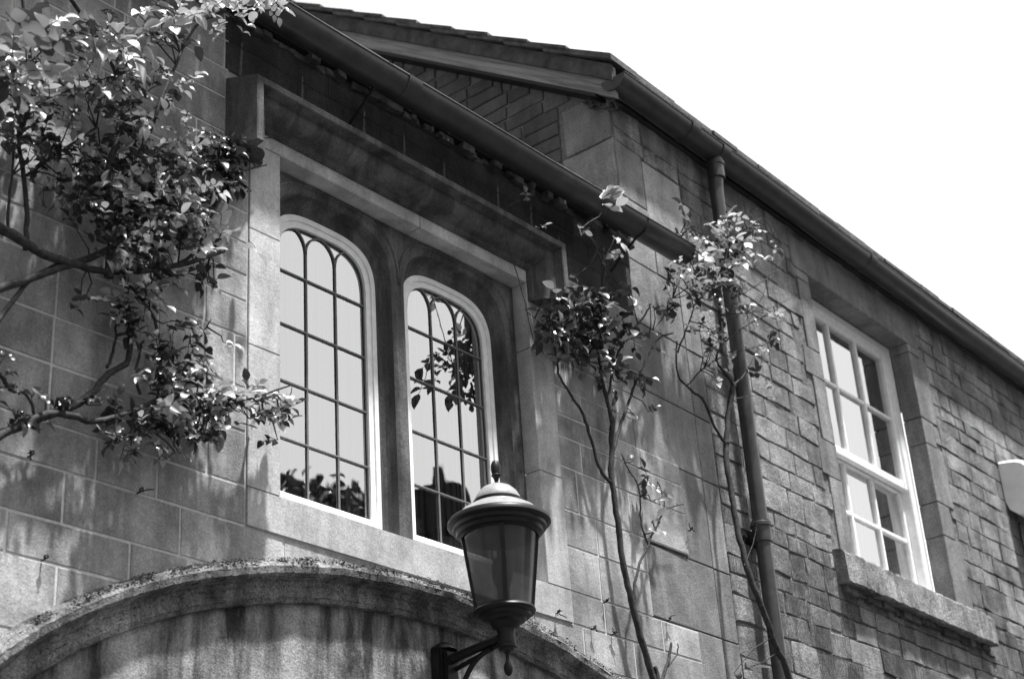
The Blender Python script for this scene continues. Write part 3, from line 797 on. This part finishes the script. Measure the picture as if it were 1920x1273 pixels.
def rose(name, loc, label, stems, clusters, seed, blossoms=(), bark=m_bark, keep=.6, dk=1., lk=1., ls=1.):
    r = random.Random(seed); root = empty(name, loc, label, 'climbing rose')
    sm = MB(); allp = []
    stems = [([(x, y, d*dk if d < keep else (d if keep < .5 else d*.5)) for x, y, d in pts], a, b) for pts, a, b in stems]
    clusters = [(c[0], c[1], c[2], c[3], c[4]*dk if c[4] < keep else (c[4] if keep < .5 else c[4]*.6), c[5]*dk)+tuple(c[6:]) for c in clusters]
    blossoms = [(x, y, d*dk if d < keep else (d if keep < .5 else d*.5), z) for x, y, d, z in blossoms]
    for pts, r0, r1 in stems:
        q = path3(pts, .0015, r); n = len(q)
        sm.tube(q, [r0+(r1-r0)*i/(n-1)+(.12*r0*r.random()) for i in range(n)], 8); allp += q
        for i in range(3, n-1, 4):                      # thorns and buds
            dv = rv(r).normalized(); sm.tube([q[i], q[i]+dv*(r0*.9+.008)], [.002+r0*.12, .0006], 4)
    tw = MB(); lms = {0: MB(), 1: MB()}
    for (cx, cy, rx, ry, d0, dd, n, L, dark, conn) in clusters:
        for _ in range(max(1, int(n*lk))):
            while True:
                u, v = r.uniform(-1, 1), r.uniform(-1, 1)
                if u*u+v*v < 1: break
            d = max(.05, d0+r.uniform(-dd, dd)); p = at(cx+u*rx, cy+v*ry, d)
            nr = min(allp, key=lambda q: (q-p).length)
            if r.random() < conn and (nr-p).length < .55:
                mid = (nr+p)/2+Vector((r.uniform(-.02, .02), r.uniform(-.03, .01), r.uniform(-.02, .03)))
                tw.tube([nr, mid, p], [.0032, .0024, .0016], 5, False)
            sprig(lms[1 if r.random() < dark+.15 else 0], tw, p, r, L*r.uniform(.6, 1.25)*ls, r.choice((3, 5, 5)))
    sm.build('stem', bark, root, 60)
    if tw.v: tw.build('twig', m_bark_l if bark is m_bark_l else m_bark, root, 60, kind='stuff')
    if lms[0].v: lms[0].build('foliage', m_leaf, root, 'leaf')
    if lms[1].v: lms[1].build('foliage', m_leaf_d, root, 'leaf', label='leaves coloured darker for the shade inside the plant')
    for (x, y, d, sz) in blossoms:
        bm_ = MB(); c0 = at(x, y, d)
        for k in range(26):
            t = k/26; a = k*2.4; el = -.1+1.45*t
            dv = Vector((math.cos(a)*math.cos(el), math.sin(a)*math.cos(el)-.25, math.sin(el)+.1))
            leaf(bm_, c0+dv*sz*.12*(1-t), dv+rv(r)*.12, Vector((0, 0, 1))+rv(r)*.3, sz*(.62-.22*t), sz*.62, r.random(), -.5)
        bm_.build('blossom', m_petal, root, 'leaf')
    return root
# left rose: big mass
st_left = [
 ([(-60,840,.15),(60,790,.15),(150,755,.14),(205,700,.14),(240,675,.13),(243,610,.13),(238,560,.13)], .012, .006),
 ([(-40,840,.2),(90,775,.2),(180,790,.2),(260,765,.2),(330,740,.2),(430,760,.22),(520,740,.22)], .011, .004),
 ([(-60,390,.25),(20,440,.25),(90,480,.25),(140,495,.25),(210,510,.25),(330,500,.25),(420,470,.25)], .016, .005),
 ([(-50,560,.22),(60,520,.22),(120,500,.23),(200,470,.25),(260,400,.28),(290,300,.3)], .013, .006),
 ([(-30,640,.2),(20,570,.2),(60,520,.2),(110,495,.22)], .007, .006),
 ([(48,470,.2),(50,400,.2),(44,330,.2),(38,260,.22),(60,150,.25),(40,-20,.3)], .0075, .005),
 ([(15,430,.2),(18,370,.2),(25,310,.2)], .005, .003), ([(50,330,.2),(90,300,.2),(120,280,.2),(180,240,.22)], .005, .003),
 ([(205,520,.25),(210,420,.28),(200,330,.3),(230,230,.3),(210,120,.3),(120,-20,.3)], .014, .006),
 ([(300,500,.22),(360,480,.2),(400,400,.2),(440,330,.16),(500,310,.14)], .006, .003),
 ([(200,690,.13),(212,660,.13),(217,630,.13),(218,600,.13)], .005, .003), ([(262,740,.15),(255,700,.15),(262,660,.15),(268,640,.15)], .005, .003),
 ([(330,740,.2),(345,700,.2),(370,640,.18),(395,600,.18)], .005, .002), ([(400,760,.2),(460,750,.22),(525,728,.22)], .004, .003),
 ([(0,700,.15),(20,730,.15),(50,740,.15),(70,790,.15)], .006, .004), ([(280,250,.3),(330,120,.3),(380,40,.3),(480,15,.28)], .006, .003),
 ([(410,300,.12),(450,280,.12),(480,262,.12),(510,258,.12)], .003, .002),
 ([(230,520,.2),(290,600,.2),(300,700,.2),(285,770,.2),(240,820,.2)], .005, .003)]
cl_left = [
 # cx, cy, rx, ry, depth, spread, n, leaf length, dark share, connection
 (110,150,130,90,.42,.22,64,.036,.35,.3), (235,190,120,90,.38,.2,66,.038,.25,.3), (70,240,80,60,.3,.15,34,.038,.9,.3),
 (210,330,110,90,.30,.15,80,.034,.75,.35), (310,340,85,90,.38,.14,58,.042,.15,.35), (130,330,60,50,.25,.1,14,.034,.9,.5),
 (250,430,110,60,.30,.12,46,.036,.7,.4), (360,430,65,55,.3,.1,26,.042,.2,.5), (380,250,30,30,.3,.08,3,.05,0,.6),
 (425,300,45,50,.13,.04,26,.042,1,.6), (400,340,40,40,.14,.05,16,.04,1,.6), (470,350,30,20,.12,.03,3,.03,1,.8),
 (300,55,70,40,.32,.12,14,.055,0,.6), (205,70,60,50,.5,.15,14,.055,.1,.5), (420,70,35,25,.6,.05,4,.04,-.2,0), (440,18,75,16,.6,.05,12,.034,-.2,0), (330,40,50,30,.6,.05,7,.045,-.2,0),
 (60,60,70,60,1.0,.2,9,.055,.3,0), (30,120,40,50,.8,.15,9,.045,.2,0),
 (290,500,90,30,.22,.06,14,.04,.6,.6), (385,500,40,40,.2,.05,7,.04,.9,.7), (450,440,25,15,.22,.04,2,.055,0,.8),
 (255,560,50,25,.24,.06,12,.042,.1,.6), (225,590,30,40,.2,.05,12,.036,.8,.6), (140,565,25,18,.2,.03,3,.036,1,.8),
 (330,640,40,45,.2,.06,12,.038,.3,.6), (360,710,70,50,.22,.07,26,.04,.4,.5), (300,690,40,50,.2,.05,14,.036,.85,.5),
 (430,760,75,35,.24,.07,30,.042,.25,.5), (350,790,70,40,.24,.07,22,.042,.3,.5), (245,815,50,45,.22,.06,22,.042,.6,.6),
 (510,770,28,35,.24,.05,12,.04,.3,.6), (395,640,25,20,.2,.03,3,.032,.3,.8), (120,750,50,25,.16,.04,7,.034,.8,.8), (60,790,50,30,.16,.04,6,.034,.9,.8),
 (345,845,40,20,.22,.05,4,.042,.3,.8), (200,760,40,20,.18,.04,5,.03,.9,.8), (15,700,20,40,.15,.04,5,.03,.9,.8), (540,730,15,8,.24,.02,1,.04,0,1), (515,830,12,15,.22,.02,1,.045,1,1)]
rose('climbing_rose', at(-60, 1273, .2)*Vector((1,1,0)) if False else Vector((1.6, -.2, 0)), 'large leafy climbing rose spreading over the ashlar left of the twin window', st_left, cl_left, 11,
     [(x_, y_, .62, z_) for x_, y_, z_ in ((395,8,.055),(432,12,.06),(468,6,.06),(492,12,.05),(350,-4,.05),(505,0,.045))], dk=.42, lk=1.2, ls=.93)
# middle rose
st_mid = [
 ([(1290,1500,.12),(1230,1290,.10),(1200,1190,.10),(1180,1110,.10),(1168,1050,.10),(1155,960,.10),(1147,900,.10),(1147,850,.10),(1148,800,.11),(1150,770,.11)], .013, .010),
 ([(1146,905,.10),(1125,880,.10),(1110,830,.10),(1095,780,.10),(1070,740,.11),(1048,700,.12),(1040,650,.13)], .007, .004),
 ([(1150,800,.11),(1135,740,.11),(1128,700,.12),(1120,640,.13),(1125,560,.14),(1135,500,.16)], .008, .004),
 ([(1150,850,.11),(1165,790,.11),(1180,750,.12),(1200,700,.12),(1230,640,.14),(1262,625,.15)], .007, .003),
 ([(1140,740,.11),(1150,690,.12),(1170,640,.13),(1210,590,.14),(1220,570,.15)], .005, .003),
 ([(1125,600,.14),(1130,520,.18),(1127,480,.2),(1105,440,.22),(1085,420,.24)], .003, .002),
 ([(1132,500,.2),(1110,450,.24),(1090,430,.26),(1130,400,.3),(1128,375,.32),(1145,362,.33)], .0035, .002),
 ([(1190,1140,.10),(1192,1080,.10),(1215,1020,.10),(1232,985,.10),(1248,955,.11),(1282,945,.12)], .006, .002),
 ([(1215,1020,.10),(1203,985,.10),(1200,930,.10),(1192,900,.10),(1178,880,.10),(1165,850,.10)], .004, .002),
 ([(1225,1000,.10),(1245,950,.10),(1240,920,.11)], .003, .002),
 ([(1236,1290,.10),(1252,1240,.10),(1258,1205,.10)], .007, .005),
 ([(1252,1250,.10),(1270,1225,.10),(1272,1205,.11)], .003, .002),
 ([(1240,1420,.1),(1235,1290,.1),(1228,1250,.1)], .01, .008),
 ([(1000,640,.10),(985,570,.12),(965,500,.12),(945,430,.13),(948,390,.13)], .002, .0015),
 ([(1070,640,.15),(1020,610,.17),(985,580,.18)], .004, .002)]
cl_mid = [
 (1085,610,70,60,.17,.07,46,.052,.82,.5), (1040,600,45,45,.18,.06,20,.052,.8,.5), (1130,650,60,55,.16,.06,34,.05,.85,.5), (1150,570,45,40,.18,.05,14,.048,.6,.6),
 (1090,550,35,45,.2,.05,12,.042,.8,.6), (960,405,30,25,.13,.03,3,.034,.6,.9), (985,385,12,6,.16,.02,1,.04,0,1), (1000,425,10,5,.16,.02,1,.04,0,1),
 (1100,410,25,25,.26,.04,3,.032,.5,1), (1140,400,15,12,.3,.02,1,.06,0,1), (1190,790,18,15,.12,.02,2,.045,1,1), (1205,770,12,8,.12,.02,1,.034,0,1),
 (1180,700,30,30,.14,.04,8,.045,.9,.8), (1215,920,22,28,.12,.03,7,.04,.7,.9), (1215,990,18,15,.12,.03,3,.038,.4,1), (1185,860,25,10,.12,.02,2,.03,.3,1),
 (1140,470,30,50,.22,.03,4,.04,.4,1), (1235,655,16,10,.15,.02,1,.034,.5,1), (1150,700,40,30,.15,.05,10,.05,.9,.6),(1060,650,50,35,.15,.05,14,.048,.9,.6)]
rose('climbing_rose', Vector((5.3, -.12, 0)), 'leggy rose with a single forked stem climbing right of the lantern', st_mid, cl_mid, 23, [(1149,368,.33,.075)], dk=.6, keep=.195, lk=.72, ls=1.0)
# right rose, over the downpipe
st_r = [
 ([(1540,1500,.17),(1480,1273,.17),(1455,1210,.17),(1425,1130,.17),(1400,1060,.15),(1385,1000,.13),(1372,930,.11),(1362,860,.10),(1362,830,.10)], .014, .012),
 ([(1362,832,.10),(1366,780,.11),(1372,740,.13),(1376,720,.15)], .012, .012),
 ([(1362,835,.10),(1340,800,.10),(1318,750,.10),(1300,735,.10),(1275,710,.10),(1268,670,.11),(1270,640,.12)], .007, .003),
 ([(1376,722,.15),(1360,700,.15),(1345,680,.16),(1352,650,.17),(1400,610,.18),(1440,590,.2)], .007, .002),
 ([(1376,722,.15),(1398,700,.17),(1402,690,.18),(1420,655,.19)], .006, .002),
 ([(1352,660,.17),(1350,600,.18),(1350,540,.2),(1365,480,.22),(1370,430,.24),(1362,395,.26)], .007, .003),
 ([(1350,560,.2),(1310,530,.2),(1290,470,.22),(1275,440,.22)], .004, .002),
 ([(1372,560,.2),(1410,540,.22),(1450,510,.22),(1470,480,.22)], .003, .0015), ([(1360,590,.2),(1410,585,.22),(1450,575,.22),(1480,560,.22)], .003, .0015),
 ([(1365,660,.17),(1400,655,.19),(1435,645,.2),(1445,625,.2)], .003, .0015),
 ([(1370,440,.24),(1400,430,.24),(1430,410,.24),(1450,440,.24)], .003, .0015),
 ([(1290,720,.11),(1320,690,.12),(1350,670,.14)], .004, .003), ([(1270,660,.11),(1290,610,.12),(1300,570,.14),(1280,520,.15)], .004, .002),
 ([(1380,748,.15),(1400,744,.17),(1420,740,.18)], .003, .001), ([(1395,1060,.15),(1415,1010,.15),(1418,970,.16)], .0025, .001),
 ([(1205,640,.12),(1240,600,.13),(1262,560,.14)], .003, .0015), ([(1300,575,.14),(1345,520,.18),(1362,470,.22)], .004, .002), ([(1370,600,.19),(1420,570,.2),(1440,530,.22),(1455,510,.22)], .0025, .001)]
cl_r = [
 (1330,500,60,40,.25,.07,34,.042,.15,.6), (1360,460,50,40,.26,.07,24,.042,.1,.6), (1300,430,35,30,.24,.05,11,.04,.2,.8), (1385,500,35,50,.25,.05,14,.036,.3,.7),
 (1250,520,15,12,.16,.02,2,.045,1,1), (1240,575,28,22,.16,.03,6,.046,.7,.9), (1310,545,35,20,.2,.04,8,.04,.7,.8), (1420,460,35,35,.24,.04,6,.036,.1,1),
 (1395,415,20,10,.25,.02,2,.036,0,1), (1370,420,14,16,.26,.02,2,.036,0,1), (1440,600,35,30,.2,.03,5,.036,.2,1), (1340,640,50,30,.17,.04,10,.034,.4,.9), (1310,670,30,20,.14,.03,4,.036,.4,1),
 (1430,655,15,15,.2,.02,2,.04,.6,1), (1345,700,22,14,.16,.02,3,.036,.2,1), (1405,700,15,12,.18,.02,1,.036,.9,1), (1360,560,40,40,.2,.05,12,.034,.3,.7), (1445,735,14,10,.18,.02,1,.032,0,1),
 (1390,1255,18,12,.1,.03,2,.05,1,1)]
rose('climbing_rose', Vector((6.6, -.2, 0)), 'bare stemmed rose with a leafy top growing up across the downpipe', st_r, cl_r, 31, [(1441,487,.24,.035), (1443,728,.18,.032), (1455,600,.2,.03)], dk=.85, ls=1.05)

# ------------------------------------------------------------------ across the street (mirrored in the panes)
OH = empty('terrace_house', (13.5, -8, 0), 'dark house roof across the street mirrored in the twin window', 'house')
m = MB(); m.box(13.4, 24, -14, -8, 0, 8.2); m.build('wall', m_quoin, OH)
m = MB(); m.add([(13.2,-7.7,8.15),(24.2,-7.7,8.15),(24.2,-11,9.9),(13.2,-11,9.9),(13.2,-14.3,8.15),(24.2,-14.3,8.15)], [(0,1,2,3),(3,2,5,4),(0,3,4),(1,5,2),(0,4,5,1)]); rf = m.build('roof', m_slate2, OH)
m = MB(); m.box(16.5, 17.0, -11.3, -10.7, 9.3, 10.5); m.lathe([(.12, 10.5), (.09, 10.85), (.07, 10.85)], (16.75, -11)); m.build('chimney', m_slate2, OH)
for i in range(4):
    m = MB(); x = 13.6+i*2.6; m.box(x, x+1., -8.0, -7.96, 5., 6.5, .5, .01); wo = m.build('window', m_white, OH)
    m = MB(); m.box(x+.08, x+.92, -7.955, -7.945, 5.08, 6.42); m.build('pane', m_dark, wo)
TR = empty('tree', (12.1, -8.6, 0), 'bushy tree across the street mirrored in the left light', 'tree')
m = MB(); m.tube([(12.1,-8.6,0),(12.15,-8.6,2.5),(12.0,-8.5,5.5)], [.2,.15,.06], 10)
for k in range(6):
    a = k*1.05; m.tube([(12.1,-8.6,2.6+k*.4),(12.1+math.cos(a)*.9,-8.6+math.sin(a)*.9,4.2+k*.45),(12.1+math.cos(a)*1.6,-8.6+math.sin(a)*1.5,5.4+k*.35)], [.07,.045,.02], 6)
m.build('trunk', m_bark, TR, 60)
m = MB(); r = random.Random(5)
for _ in range(8000):
    a, b = r.uniform(0, 6.28), r.uniform(-1.2, 1.5); q = r.uniform(.55, 1.)**.5
    p = Vector((12.1+2.05*q*math.cos(a)*math.cos(b), -8.6+1.6*q*math.sin(a)*math.cos(b), 6.2+2.25*q*math.sin(b)+.2*math.sin(a*5)))
    leaf(m, p, rv(r), rv(r)+Vector((0,0,1)), .13, .09, r.random())
m.build('crown', m_leaf_d, TR, 'leaf')
for o in bpy.data.objects:
    if o.get('_local') is not None: del o['_local']
